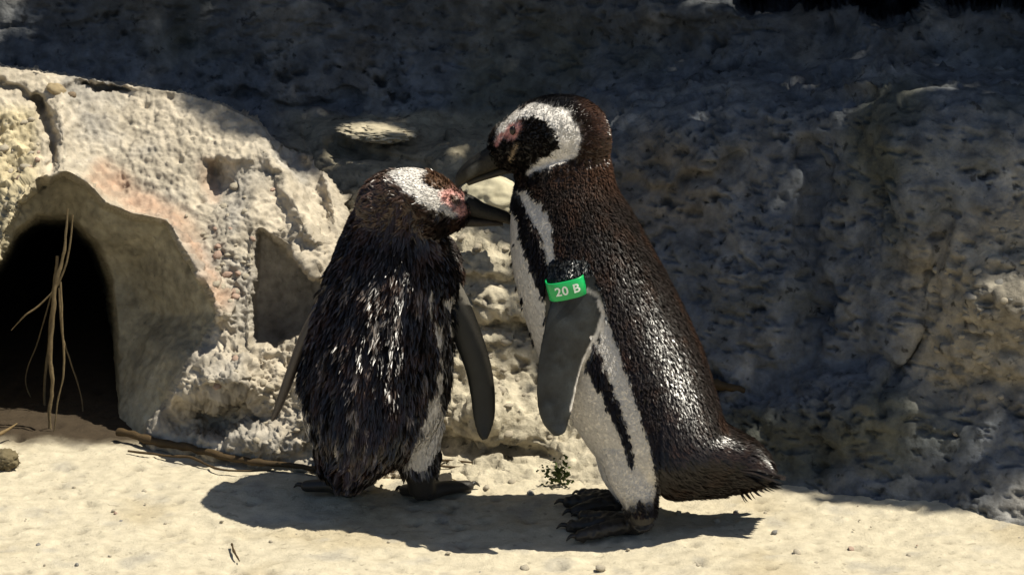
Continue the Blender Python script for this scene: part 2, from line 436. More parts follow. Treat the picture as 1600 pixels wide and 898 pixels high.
disp += (0.10 + rough_m) * (1 - smooth_m) * 0.015 * (0.2 - abs(fbm(P, 22, 5, 69, .6)))
disp += 0.0040 * (1 - smooth_m) * fbm(P, 120, 3, 70)
w3, rid3 = worley(P, 30, 46)
disp -= (1 - smooth_m) * 0.010 * sstep(0.35, 0.1, w3) * (rid3 > 0.75)
P = P + N * disp[:, None]
b1 = fbm(P, 6, 4, 51); b2 = fbm(P, 25, 3, 52)
cream = np.array([0.40, 0.35, 0.275]); greyr = np.array([0.29, 0.27, 0.24]); yel = np.array([0.42, 0.355, 0.215]); pink = np.array([0.32, 0.195, 0.13])
c = cream + (greyr - cream) * (0.8 * sstep(-0.1, 0.4, b1))[:, None]
c = c + (yel - c) * (0.75 * sstep(80, 40, fx) * sstep(150, 180, fy))[:, None]
pk = np.maximum.reduce([sstep(30, 4, sd_line(fx, fy, [(160, 265), (215, 308), (265, 330), (300, 372)]) + 22 * b1),
                        sstep(26, 4, sd_line(fx, fy, [(300, 372), (325, 420), (350, 470)]) + 22 * b1),
                        0.7 * sstep(20, 2, sd_line(fx, fy, [(322, 262), (335, 300)]) + 16 * b1)]) * (1 - fun_in)
c = c + (pink - c) * (0.60 * pk * (0.6 + 0.8 * np.clip(b2 + .4, 0, 1)))[:, None]
inn = np.array([0.36, 0.32, 0.22])
c = c + (inn * (1 + 0.5 * b1)[:, None] - c) * (0.8 * fun_in)[:, None]
c = c + (np.array([0.40, 0.37, 0.315]) - c) * (0.8 * nich)[:, None]
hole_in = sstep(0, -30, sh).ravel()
c = c + (np.array([0.035, 0.026, 0.018]) - c) * hole_in[:, None]  # shade inside the burrow put into the rock colour, nearly black
b3 = fbm(P, 60, 3, 53)
c = np.clip(c * (1 + 0.45 * b2 + 0.4 * b3)[:, None], 0.01, 0.7)
OUT_P = P.reshape(Ps.shape); OUT_N = Nn
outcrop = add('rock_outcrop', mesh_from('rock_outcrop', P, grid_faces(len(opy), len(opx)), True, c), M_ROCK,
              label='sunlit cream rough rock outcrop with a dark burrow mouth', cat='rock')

# ------------------------------------------------------------------ pebbles
def stone_mesh(name, seed, mat, sub=2, amp=0.25):
    bm = bmesh.new(); bmesh.ops.create_icosphere(bm, subdivisions=sub, radius=1.0)
    V = np.array([v.co[:] for v in bm.verts])
    d = 1 + amp * fbm(V, 1.1, 2, seed) + 0.30 * fbm(V, 3.0, 2, seed + 3)
    for v, k in zip(bm.verts, d): v.co *= k
    me = bpy.data.meshes.new(name); bm.to_mesh(me); bm.free()
    me.polygons.foreach_set('use_smooth', np.ones(len(me.polygons), bool))
    me.materials.append(mat)
    return me

STONES = [stone_mesh('stone', 100 + 7 * k, m, 2, 0.5) for k, m in enumerate([M_STONE, M_STONE2, M_STONE3, M_STONE, M_STONE])]

def sheet_pick(px, py, xs, ys, P, N):
    j = int(np.argmin(abs(xs - px))); i = int(np.argmin(abs(ys - py)))
    return P[i, j], N[i, j]

def place_stone(p, r, parent, sink=0.25, n=None, label=None, cat=None, group=None, name='stone', which=None):
    me = STONES[random.randrange(len(STONES))] if which is None else STONES[which]
    o = add(name, me, None, parent, label, cat, group)
    n = np.array([0, 0, 1.0]) if n is None else n
    o.location = p + n * r * (0.5 - sink) * 0.8
    o.scale = (r * random.uniform(.8, 1.3), r * random.uniform(.75, 1.1), r * random.uniform(.55, .85))
    o.rotation_euler = (random.uniform(-.5, .5), random.uniform(-.5, .5), random.uniform(0, 6.28))
    return o

# embedded stones in the conglomerate of the outcrop and the cliff
for k in range(150):
    zone = random.random()
    if zone < 0.6: px, py = random.gauss(355, 55), random.gauss(420, 60)
    elif zone < 0.85: px, py = random.uniform(290, 470), random.uniform(545, 720)
    else: px, py = random.uniform(2, 60), random.uniform(180, 330)
    q = np.array([px]), np.array([py])
    if sd_poly(*q, FUN)[0] < 8 or sd_poly(*q, NICHE)[0] < 5 or px > 500 or py > 715: continue
    p, n = sheet_pick(px, py, opx, opy, OUT_P, OUT_N)
    place_stone(p, random.uniform(.003, .0085), outcrop, 0.75, n, which=random.choice([0, 0, 0, 3, 3, 1]))
for k in range(70):
    px, py = random.uniform(1465, 1640), random.gauss(480, 60)
    p, n = sheet_pick(px, py, cpx, cpy, CLIFF_P, CLIFF_N)
    place_stone(p, random.uniform(.003, .009), cliff, 0.95, n, which=random.choice([0, 3, 2, 2]))
for k in range(45):
    px, py = random.uniform(700, 860), random.uniform(350, 720)
    p, n = sheet_pick(px, py, cpx, cpy, CLIFF_P, CLIFF_N)
    place_stone(p, random.uniform(.003, .009), cliff, 0.75, n, which=random.choice([0, 3]))

# bigger stone lying on the ledge behind the heads
def rock_thing(name, center, size, rot, seed, colr, label, cat='rock', sub=5, mat=None, fine=0.03):
    bm = bmesh.new(); bmesh.ops.create_icosphere(bm, subdivisions=sub, radius=1.0)
    V = np.array([v.co[:] for v in bm.verts])
    F = np.array([[v.index for v in f.verts] for f in bm.faces]); bm.free()
    d = 1 + 0.35 * fbm(V, 0.9, 3, seed) + fine * fbm(V, 6, 3, seed + 5)
    V = V * d[:, None]
    cc = np.clip(np.array(colr) * (1 + 0.5 * fbm(V, 2.5, 4, seed + 9))[:, None], 0.01, .8)
    o = add(name, mesh_from(name, V, F, True, cc), mat or M_ROCK, None, label, cat)
    o.location = center; o.scale = size; o.rotation_euler = rot
    return o

rock_thing('ledge_stone', at(770, 308, 0.33), (.052, .05, .036), (0, math.radians(18), .4), 61, (.52, .47, .33),
           'smooth pale yellow stone on the rock ledge behind the beaks')
rock_thing('ledge_stone', at(590, 205, 0.72), (.062, .055, .011), (0, math.radians(4), .1), 62, (.42, .37, .27),
           'flat sunlit cream stone on the ledge above the bowed penguin', fine=.35)
rock_thing('mossy_stone', gpt(8, 726, .008), (.022, .02, .016), (0, 0, .4), 63, (.16, .13, .075),
           'small mossy stone on the ground in front of the burrow', sub=4, fine=.5)
p, n = sheet_pick(88, 142, opx, opy, OUT_P, OUT_N)
rock_thing('rock_chip', p, (.016, .012, .010), (.2, .5, .4), 64, (.32, .25, .15), 'angular brown chip on top of the rock outcrop', sub=3, fine=.1)
p, n = sheet_pick(112, 151, opx, opy, OUT_P, OUT_N)
rock_thing('rock_chip', p, (.008, .008, .006), (.2, .1, .4), 65, (.20, .15, .10), 'tiny dark chip beside the angular brown chip', sub=2, fine=.1)

spots = [(225, 766, 5), (280, 760, 4), (408, 660, 0), (820, 886, 8), (938, 886, 8), (868, 792, 6), (1245, 862, 7), (1275, 878, 5), (1120, 812, 6), (1060, 800, 6), (1150, 800, 5),
         (1330, 855, 5), (60, 850, 5), (180, 800, 4), (1420, 866, 5), (700, 862, 4), (560, 872, 5), (1090, 880, 5), (1210, 830, 6), (330, 790, 4), (120, 880, 4), (1500, 880, 6), (760, 760, 6), (830, 770, 7), (800, 752, 8)]
for k in range(40):
    spots.append((random.uniform(0, 1600), random.uniform(752, 895), random.uniform(1.5, 4)))
for px, py, s in spots:
    if s == 0: continue
    wh = random.choice([0, 0, 3, 3, 1, 2])
    tone = ['pale', 'pinkish brown', 'grey', 'pale'][wh]
    zone = 'in front of the burrow and reed stem' if px < 420 else 'by the feet or shadow of the bowed penguin' if px < 790 else \
        'by the feet of the banded penguin' if px < 1060 else 'beneath the tail of the banded penguin' if px < 1260 else 'at the foot of the shaded cliff'
    place_stone(gpt(px, py, -.002), s * 0.0009, None, 0.35, which=wh, label=f'{"larger" if s > 5 else "tiny"} {tone} pebble {zone}', cat='pebble',
                group='loose pebbles on the ground', name='pebble')

# ------------------------------------------------------------------ stems, roots
def tube(name, pts, radii, mat, label, cat, group=None, seg=7, sub=6, parent=None):
    pts = np.asarray(pts, float); n = len(pts)
    tt = np.linspace(0, n - 1, (n - 1) * sub + 1)
    def cr(A):
        A = np.asarray(A, float); out = []
        for x in tt:
            i = min(int(x), n - 2); u = x - i
            p0, p1, p2, p3 = A[max(i - 1, 0)], A[i], A[i + 1], A[min(i + 2, n - 1)]
            out.append(0.5 * (2 * p1 + (p2 - p0) * u + (2 * p0 - 5 * p1 + 4 * p2 - p3) * u * u + (3 * p1 - p0 - 3 * p2 + p3) * u ** 3))
        return np.array(out)
    C = cr(pts); R = np.interp(tt, np.arange(n), radii)
    T = np.gradient(C, axis=0); T /= np.linalg.norm(T, axis=1, keepdims=True)
    ref = np.array([0.3, 1, 0.2]); A = np.cross(T, ref); A /= np.linalg.norm(A, axis=1, keepdims=True); B = np.cross(T, A)
    th = np.linspace(0, 2 * math.pi, seg, endpoint=False)
    C = C + (R.min() * 1.2 * np.stack([fbm(C, 45, 2, 6), 0 * R, fbm(C, 45, 2, 7)], -1)); Rr = R * (1 + 0.45 * fbm(C, 70, 2, 5))
    V = C[:, None] + Rr[:, None, None] * (A[:, None] * np.cos(th)[None, :, None] + B[:, None] * np.sin(th)[None, :, None])
    F = []
    m = len(C)
    for i in range(m - 1):
        for j in range(seg):
            F.append((i * seg + j, i * seg + (j + 1) % seg, (i + 1) * seg + (j + 1) % seg, (i + 1) * seg + j))
    return add(name, mesh_from(name, V.reshape(-1, 3), F), mat, parent, label, cat, group)

def pxpts(l, Y): return [at(x, y, Y) for x, y in l]
tube('hanging_root', pxpts([(106, 325), (103, 370), (96, 412), (86, 448), (83, 500), (78, 550), (82, 600), (77, 650), (81, 700)], .335), [.0016, .002, .003, .0036, .0034, .0036, .003, .0032, .0026], M_ROOT,
     'thickest pale dry root hanging straight down the burrow mouth', 'root')
tube('hanging_root', pxpts([(114, 335), (106, 400), (90, 445), (60, 478), (40, 492), (18, 516)], .35), [.0014, .0016, .0018, .0015, .0014, .0008], M_ROOT,
     'thin root slanting sideways across the burrow mouth', 'root')
tube('hanging_root', pxpts([(95, 440), (98, 520), (100, 580), (90, 630), (82, 694)], .32), [.0018, .0018, .0016, .0014, .001], M_ROOT,
     'thin wavy root crossing in front of the thick hanging root', 'root')
tube('hanging_root', pxpts([(92, 450), (97, 520), (112, 570), (128, 625), (130, 684)], .42), [.0016, .0016, .0014, .0012, .0008], M_ROOT,
     'thin root curving away from the thick root towards the ground', 'root')
tube('hanging_root', pxpts([(86, 440), (60, 530), (40, 590), (52, 630), (58, 655)], .50), [.0014, .0014, .0012, .001, .0008], M_ROOT,
     'faint curled root deep inside the burrow', 'root')
tube('hanging_root', pxpts([(90, 400), (78, 520), (70, 600), (70, 690)], .46), [.003, .003, .0025, .002], M_ROOT,
     'brown root hanging just behind the thick pale root', 'root')
tube('dry_straw', [gpt(-30, 705, .012), gpt(0, 697, .02), gpt(28, 687, .028)], [.003, .003, .001], M_STRAW, 'pale straw stub poking out of the burrow floor', 'straw')
g = [(186, 680, .010), (240, 693, .008), (310, 707, .009), (380, 722, .006), (450, 729, .006), (505, 733, .005)]
tube('reed_stem', [gpt(x, y + 7, z + .004) for x, y, z in g], [.0062, .0064, .006, .0055, .0048, .004], M_REED,
     'thick brown reed stem lying along the foot of the rock', 'stem', seg=9)
tube('dry_straw', [gpt(200, 708, .004), gpt(260, 716, .005), (gpt(300, 721, .007)), gpt(345, 738, .005), gpt(430, 740, .006)], [.0018, .0022, .002, .0018, .001], M_REED,
     'thin dark straw lying just in front of the thick reed stem', 'straw')
tube('dry_straw', [gpt(440, 724, .010), gpt(470, 719, .016), gpt(510, 722, .012), gpt(560, 730, .008)], [.0018, .0018, .0018, .0014], M_STRAW,
     'curved thin straw beside the tail of the bowed penguin', 'straw')
tube('dry_straw', [gpt(575, 738, .006), gpt(640, 735, .010), gpt(700, 728, .010), gpt(762, 732, .006)], [.002, .002, .002, .0012], M_REED,
     'long dark straw passing behind the feet of the bowed penguin', 'straw')
tube('dry_straw', [gpt(655, 728, .010), gpt(690, 735, .008), gpt(745, 737, .006)], [.0018, .0018, .001], M_REED,
     'short dark straw crossing under the long straw', 'straw')
tube('dry_straw', [gpt(580, 742, .004), gpt(650, 741, .005), gpt(700, 750, .004), gpt(735, 762, .003)], [.001, .001, .001, .0008], M_STRAW,
     'hair thin straw between the feet of the bowed penguin', 'straw')
tube('small_twig', [gpt(362, 853, .004), gpt(366, 866, .005), gpt(374, 880, .004)], [.0018, .002, .001], M_REED, 'tiny dark twig alone on the sunlit ground', 'twig')
p, n = sheet_pick(1120, 600, cpx, cpy, CLIFF_P, CLIFF_N)
tube('root_stub', [p + np.array([-.02, .02, 0]), p + np.array([0, -.01, 0]), p + np.array([.03, -.02, -.002]), p + np.array([.042, -.02, -.004])], [.007, .0075, .007, .004], M_REED,
     'short brown root stub sticking out of the shaded rock behind the penguin', 'root', seg=9)

# little moss plant at the foot of the cliff
def tuft(px, py, Y, n, spread, label):
    root = add('moss_plant', None, None, None, label, 'plant'); root.empty_display_size = .01
    c0 = at(px, py, Y); root.location = c0
    V, F = [], []
    for k in range(n):
        o = np.array([random.gauss(0, spread), random.gauss(0, spread * .6), random.gauss(0, spread * 1.2)])
        d = np.array([random.gauss(0, 1), random.gauss(-.6, .6), random.gauss(.4, .8)]); d /= np.linalg.norm(d)
        s = np.cross(d, [0.2, 1, .4]); s /= np.linalg.norm(s); l = random.uniform(.004, .009); wd = l * .4
        b = len(V); V += [o, o + d * l * .5 + s * wd, o + d * l, o + d * l * .5 - s * wd]; F.append((b, b + 1, b + 2, b + 3))
    add('moss_leaf_mass', mesh_from('moss_leaf_mass', V, F, False), M_MOSS, root, kind='stuff')
    return root
tuft(873, 742, groundY(760), 170, .010, 'small dark green moss tuft at the foot of the rock between the penguins')

# ------------------------------------------------------------------ unseen tree added above the frame to shade the cliff
tree = add('added_shade_tree', None, None, None, 'unseen leafy tree added above the cliff to shade it', 'tree')
tree.location = (2.6, 2.3, 0)
SX, SY = SUN_DIR[0] / SUN_DIR[2], SUN_DIR[1] / SUN_DIR[2]
def b0(a): return np.interp(a, [-2.4, -1.0, -.80, -.68, -.56, -.46, -.32, -.22, -.14, -.02, .10, .22, .42, .8, 1.4, 2.4], [.74, .73, .67, .565, .565, .60, .60, .50, .37, .31, .22, .14, .065, -.085, -.18, -.26])  # crown edge shaped along the sun to place the shade line
NL = 46000
z = RNG.uniform(2.3, 3.1, NL); a = RNG.uniform(-2.2, 2.4, NL); b = RNG.uniform(-.2, 2.6, NL)
def shear(px, py, Y):
    q = at(px, py, Y); return q[0] - SX * q[2], q[1] - SY * q[2]
keep = b > b0(a) + RNG.normal(0, .024, NL) + 0.015
for (px, py, Y, ra, rb) in [(585, 195, .70, .075, .05), (1455, 148, .30, .065, .030), (1560, 470, .06, .085, .035), (1590, 620, .02, .03, .02), (715, 230, .64, .035, .03), (1100, 18, .8, .05, .03), (500, 290, .52, .06, .05), (770, 300, .36, .05, .06), (800, 380, .38, .03, .03), (15, 20, .9, .04, .05)]:
    sa, sb = shear(px, py, Y)
    keep &= ~(((a - sa) / ra) ** 2 + ((b - sb) / rb) ** 2 < RNG.uniform(.5, 1.3, NL))  # gaps cut in the added crown to let sun spots through
z, a, b = z[keep], a[keep], b[keep]; n = len(z)
ctr = np.stack([a + SX * z, b + SY * z, z], -1) - np.array([2.6, 2.3, 0])
d = RNG.normal(size=(n, 3)); d[:, 2] *= .35; d /= np.linalg.norm(d, axis=1, keepdims=True)
up_ = RNG.normal(size=(n, 3)) * .4 + np.array([.3, 0, 1]); s = np.cross(d, up_); s /= np.linalg.norm(s, axis=1, keepdims=True)
ln = RNG.uniform(.025, .05, n)[:, None]
V = np.stack([ctr - d * ln, ctr + s * ln * .55, ctr + d * ln, ctr - s * ln * .55], 1).reshape(-1, 3)
add('added_crown', mesh_from('added_crown', V, np.arange(4 * n).reshape(-1, 4), False), M_LEAF, tree, kind='stuff')
tube('trunk', [(0, 0, -.5), (.05, 0, .8), (-.1, -.1, 1.8), (-.3, -.3, 2.7)], [.16, .13, .10, .06], M_BARK, None, None, parent=tree)
for k in range(7):
    e = np.array([random.uniform(-2.2, .6), random.uniform(-1.9, .2), random.uniform(2.4, 3.0)])
    st = np.array([-.12, -.12, 1.9 + .1 * k])
    tube('added_limb', [st, st * .6 + e * .4 + np.array([0, 0, .15]), e], [.05, .03, .01], M_BARK, None, None, parent=tree)
# ------------------------------------------------------------------ penguins
def crom(A, sub):
    A = np.asarray(A, float); n = len(A)
    x = np.linspace(0, n - 1, (n - 1) * sub + 1); i = np.minimum(x.astype(int), n - 2); u = (x - i)[:, None]
    p0, p1, p2, p3 = A[np.maximum(i - 1, 0)], A[i], A[i + 1], A[np.minimum(i + 2, n - 1)]
    return 0.5 * (2 * p1 + (p2 - p0) * u + (2 * p0 - 5 * p1 + 4 * p2 - p3) * u * u + (3 * p1 - p0 - 3 * p2 + p3) * u ** 3)

class Union:
    """collects closed solids; each vertex remembers its part name and its lay direction"""
    def __init__(self): self.V = []; self.F = []; self.part = []; self.flow = []
    def loft(self, C, A, B, part, sub=5, seg=28, power=1.0):
        C, A, B = crom(C, sub), crom(A, sub), crom(B, sub)
        th = np.linspace(0, 2 * math.pi, seg, endpoint=False)
        cs, sn = np.cos(th), np.sin(th)
        cs = np.sign(cs) * abs(cs) ** power; sn = np.sign(sn) * abs(sn) ** power
        ring = C[:, None] + A[:, None] * cs[None, :, None] + B[:, None] * sn[None, :, None]
        T = np.gradient(ring, axis=0)
        T /= np.linalg.norm(T, axis=-1, keepdims=True) + 1e-9
        m = len(C); b = len(self.V)
        self.V += list(ring.reshape(-1, 3)); self.flow += list(T.reshape(-1, 3)); self.part += [part] * (m * seg)
        for i in range(m - 1):
            for j in range(seg):
                j2 = (j + 1) % seg
                self.F.append((b + i * seg + j, b + i * seg + j2, b + (i + 1) * seg + j2, b + (i + 1) * seg + j))
        for e, rev in ((0, True), (m - 1, False)):
            c = len(self.V); self.V.append(C[e]); self.flow.append(T[e].mean(0)); self.part.append(part)
            for j in range(seg):
                j2 = (j + 1) % seg
                q = (c, b + e * seg + j, b + e * seg + j2)
                self.F.append(q[::-1] if rev else q)
    def tube(self, pts, radii, part, flat=1.0, sub=4, seg=14):
        pts = np.asarray(pts, float); T = np.gradient(pts, axis=0); T /= np.linalg.norm(T, axis=1, keepdims=True)
        A = np.cross(T, np.array([.13, .11, 1.0])); A /= np.linalg.norm(A, axis=1, keepdims=True); B = np.cross(T, A)
        r = np.asarray(radii, float)[:, None]
        self.loft(pts, A * r, B * r * flat, part, sub, seg)
    def ellipsoid(self, c, ax1, ax2, ax3, part, flow_from):
        k = np.linspace(-1, 1, 13); k = np.sin(k * math.pi / 2)
        r = np.sqrt(np.maximum(1 - k * k, 0.0004))
        b = len(self.V)
        self.loft(np.array([c + ax1 * t for t in k]), r[:, None] * ax2, r[:, None] * ax3, part, 1, 28)
        for i in range(b, len(self.V)):
            d = self.V[i] - flow_from; self.flow[i] = d / (np.linalg.norm(d) + 1e-9)
    def solid(self, voxel, smooth=3):
        bm = bmesh.new()
        vs_ = [bm.verts.new(v) for v in self.V]
        for f in self.F: bm.faces.new([vs_[i] for i in f])
        bmesh.ops.recalc_face_normals(bm, faces=bm.faces)
        me = bpy.data.meshes.new('tmp'); bm.to_mesh(me); bm.free()
        ob = bpy.data.objects.new('tmp', me); COL.objects.link(ob)
        r = ob.modifiers.new('r', 'REMESH'); r.mode = 'VOXEL'; r.voxel_size = voxel
        s_ = ob.modifiers.new('s', 'SMOOTH'); s_.factor = 0.5; s_.iterations = smooth
        dg = bpy.context.evaluated_depsgraph_get(); dg.update()
        m2 = bpy.data.meshes.new_from_object(ob.evaluated_get(dg))
        bpy.data.objects.remove(ob); bpy.data.meshes.remove(me)
        nv = len(m2.vertices); co = np.empty(nv * 3, np.float32); m2.vertices.foreach_get('co', co)
        Vo = co.reshape(-1, 3).astype(float)
        nrm = np.empty(nv * 3, np.float32); m2.vertices.foreach_get('normal', nrm); No = nrm.reshape(-1, 3).astype(float)
        Fo = [tuple(p.vertices) for p in m2.polygons]
        Fo = np.array([f if len(f) == 4 else (f[0], f[1], f[2], f[2]) for f in Fo])
        bpy.data.meshes.remove(m2)
        kd = kdtree.KDTree(len(self.V))
        for i, v in enumerate(self.V): kd.insert(v, i)
        kd.balance()
        near = np.array([kd.find(v)[1] for v in Vo])
        part = np.array(self.part)[near]; flow = np.array(self.flow)[near]
        return Vo, No, Fo, part, flow

def fb(F, B, Y, ry):
    """section between a front and a back outline point, half thickness ry along depth"""
    f = at(F[0], F[1], Y); b = at(B[0], B[1], Y)
    return (f + b) / 2, (b - f) / 2, np.array([0, ry, 0.0])

def foot(U, heel, tips, ankle, rleg, web=True):
    heel = np.asarray(heel); mids = []
    U.tube([ankle, ankle * .5 + heel * .5 + np.array([0, 0, .008]), heel + np.array([0, 0, .010])], [rleg, rleg * .85, rleg * .8], 'foot', 1.0)
    for tpt in tips:
        tpt = np.asarray(tpt); d = tpt - heel
        U.tube([heel + d * .02 + [0, 0, .012], heel + d * .4 + [0, 0, .014], heel + d * .75 + [0, 0, .010], heel + d * .93 + [0, 0, .008], tpt + [0, 0, .007]],
               [.0145, .0135, .0115, .0105, .006], 'foot', .85)
    for t1, t2 in zip(tips[:-1], tips[1:]):
        a = np.asarray(t1) * .82 + heel * .18; b = np.asarray(t2) * .82 + heel * .18
        m = (a + b) / 2 * .93 + heel * .07
        C = np.array([heel + [0, 0, .009], heel * .6 + m * .4 + [0, 0, .010], m + [0, 0, .0065]])
        wv = (b - a) / 2
        U.loft(C, np.array([wv * .12, wv * .5, wv * .95]), np.array([[0, 0, .005], [0, 0, .005], [0, 0, .0035]]), 'foot', 4, 16)

def claw(parent, heel, tip):
    heel = np.asarray(heel); tip = np.asarray(tip); d = tip - heel; d /= np.linalg.norm(d)
    tube('claw', [tip - d * .004 + [0, 0, .008], tip + d * .006 + [0, 0, .010], tip + d * .014 + [0, 0, .003]], [.0042, .0034, .0006], M_CLAW, None, None, parent=parent, seg=8, sub=3)

DARK = np.array([.011, .0085, .008]); BROWN = np.array([.044, .022, .014]); WHITE = np.array([.62, .585, .54])
PINK = np.array([.52, .27, .24]); SLATE = np.array([.013, .015, .016]); FOOT = np.array([.021, .0185, .016])

def mixc(c, col, m): return c + (np.asarray(col) - c) * np.clip(m, 0, 1)[:, None]

def plumage(name, V, N, F, part, flow, col, n, length, width, lift, parent, clumps=0, pull=0.0, seed=3, lenfn=None, skip=(), mat=None, curl=0.0):
    rg = np.random.default_rng(seed)
    tri = np.concatenate([F[:, :3], F[:, [0, 2, 3]]]); tri = tri[tri[:, 1] != tri[:, 2]]; tri = tri[tri[:, 2] != tri[:, 0]]
    ok = ~np.isin(part[tri[:, 0]], ('flipper', 'foot') + tuple(skip)); tri = tri[ok]
    ar = np.linalg.norm(np.cross(V[tri[:, 1]] - V[tri[:, 0]], V[tri[:, 2]] - V[tri[:, 0]]), axis=1)
    pick = rg.choice(len(tri), n, p=ar / ar.sum()); T = tri[pick]
    u = rg.random((n, 2)); fl = u.sum(1) > 1; u[fl] = 1 - u[fl]
    w = np.stack([1 - u.sum(1), u[:, 0], u[:, 1]], 1)
    g = lambda A: (A[T] * w[:, :, None]).sum(1)
    P, Nn, D = g(V), g(N), g(flow)
    C = col[T[np.arange(n), np.argmax(w, 1)]]
    Nn /= np.linalg.norm(Nn, axis=1, keepdims=True)
    D = D + rg.normal(0, .10, (n, 3)); D -= Nn * (D * Nn).sum(1, keepdims=True); D /= np.linalg.norm(D, axis=1, keepdims=True) + 1e-9
    S = np.cross(D, Nn)
    L = length * rg.uniform(.7, 1.3, n); W = width * rg.uniform(.7, 1.3, n)
    if lenfn is not None:
        k = lenfn(P); L = L * k; W = W * np.sqrt(k)
    lt = C.mean(1) > .2
    L = np.where(lt, L * .75, L)
    lf = lift * rg.uniform(.5, 1.5, n) * L / length * np.where(lt, .25, 1)
    tip = P + D * L[:, None] + Nn * lf[:, None]
    if clumps:
        ci = rg.choice(n, clumps, replace=False)
        kd = kdtree.KDTree(clumps)
        # clumps are stretched along the lay of the feathers
        str_ = np.array([1, 1, .35])
        for i, q in enumerate(P[ci] * str_): kd.insert(q, i)
        kd.balance()
        own = np.array([kd.find(q)[1] for q in P * str_])
        cc = P[ci][own]; off = cc - P; off -= D * (off * D).sum(1, keepdims=True)
        near_ = np.exp(-(np.linalg.norm(off, axis=1) / .03) ** 2)
        near_ = near_ * np.where(lt, .2, 1)
        tip = tip + Nn * (curl * L * (rg.random(clumps) ** 2)[own] * np.where(lt, 0, 1) * np.clip(-Nn[:, 1], 0, 1) ** 2 * (np.linalg.norm(C, axis=1) < 9) * sstep(.50, .42, P[:, 2]) * rg.uniform(.6, 1.3, n))[:, None]
        tip = tip + off * (pull * near_)[:, None] + Nn * (.0035 * near_)[:, None]
        C = C * np.where(lt, 1, (0.7 + 0.7 * rg.random(clumps))[own])[:, None]
    if curl > .3:
        ro = rg.normal(0, .42, n)[:, None]; S = S * np.cos(ro) + Nn * np.sin(ro)
    mid = P * .5 + tip * .5 + Nn * (L * np.where(lt, .05, .10))[:, None]
    base = P - Nn * .0008
    V5 = np.stack([base - S * W[:, None] * .35, base + S * W[:, None] * .35, mid + S * W[:, None] * .5, tip, mid - S * W[:, None] * .5], 1).reshape(-1, 3)
    F5 = np.arange(5 * n).reshape(-1, 5)
    br = np.where(lt, rg.uniform(.9, 1.1, n), rg.uniform(.7, 1.35, n))[:, None]
    cb = np.clip(C * br, 0, .8)
    dk = (C.mean(1) < .12)[:, None]
    tipc = np.where(dk, np.clip(cb * 1.5 + np.array([.006, .004, .002]), 0, 1), cb)
    C5 = np.stack([cb, cb, cb, tipc, cb], 1).reshape(-1, 3)
    return add('plumage', mesh_from('plumage', V5, F5, True, C5), mat or M_FEATHER, parent, kind='stuff')

def bill_part(parent, name, secs, colr):
    """secs: (top px, bottom px, Y, half thickness)"""
    U = Union()
    C, A, B = [], [], []
    for tp, bt, Y, ry in secs:
        c, a, b = fb(tp, bt, Y, ry); C.append(c); A.append(a); B.append(b)
    U.loft(np.array(C), np.array(A), np.array(B), name, 5, 20)
    V = np.array(U.V); col_ = colr(*topx(V))
    bm = bmesh.new(); vs_ = [bm.verts.new(v) for v in V]
    for f in U.F: bm.faces.new([vs_[i] for i in f])
    bmesh.ops.recalc_face_normals(bm, faces=bm.faces)
    me = bpy.data.meshes.new(name); bm.to_mesh(me); bm.free()
    ca = me.color_attributes.new('Col', 'FLOAT_COLOR', 'POINT')
    c4 = np.ones((len(V), 4), np.float32); c4[:, :3] = col_; ca.data.foreach_set('color', c4.ravel())
    me.polygons.foreach_set('use_smooth', np.ones(len(me.polygons), bool))
    return add(name, me, M_BILL, parent)

def sphere(parent, name, c, r, mat, sc=(1, 1, 1)):
    bm = bmesh.new(); bmesh.ops.create_uvsphere(bm, u_segments=20, v_segments=12, radius=r)
    me = bpy.data.meshes.new(name); bm.to_mesh(me); bm.free()
    me.polygons.foreach_set('use_smooth', np.ones(len(me.polygons), bool))
    o = add(name, me, mat, parent); o.location = c; o.scale = sc
    return o

# ---------------- standing penguin in profile, with the green band
YR = -0.10
pr = add('penguin', None, None, None, 'tall upright penguin in side view wearing a green numbered flipper band', 'penguin', 'penguins')
U = Union()
S = [((822, 250), (945, 225), YR, .040), ((812, 272), (954, 262), YR, .055), ((805, 300), (962, 296), YR, .066), ((798, 350), (988, 338), YR, .082), ((802, 420), (1022, 400), YR, .097), ((822, 500), (1062, 476), YR, .106),
     ((856, 585), (1096, 552), YR, .110), ((898, 662), (1117, 622), YR, .105), ((950, 730), (1130, 662), YR, .092), ((1020, 764), (1155, 680), YR, .066),
     ((1085, 768), (1178, 692), YR, .046), ((1145, 764), (1197, 712), YR, .034), ((1180, 758), (1207, 732), YR, .020)]
U.loft(np.array([fb(*s)[0] for s in S]), np.array([fb(*s)[1] for s in S]), np.array([fb(*s)[2] for s in S]), 'trunk', 6, 36)
bb = at(770, 236, YR)
def ell(cx, cy, ax, ay, ang, ry, part, frm, Y):
    c = at(cx, cy, Y); e = math.radians(ang); k = 5.0 / FPX
    a1 = np.array([math.cos(e), 0, math.sin(e)]) * ax * k; a2 = np.array([-math.sin(e), 0, math.cos(e)]) * ay * k
    U.ellipsoid(c, a1, a2, np.array([0, ry, 0]), part, frm)
ell(862, 213, 84, 60, 14, .047, 'head', bb, YR)
ell(905, 228, 45, 62, -10, .046, 'head', bb, YR)
ell(815, 222, 52, 42, 30, .033, 'head', bb, YR)
ell(872, 262, 66, 40, 10, .050, 'head', bb, YR)
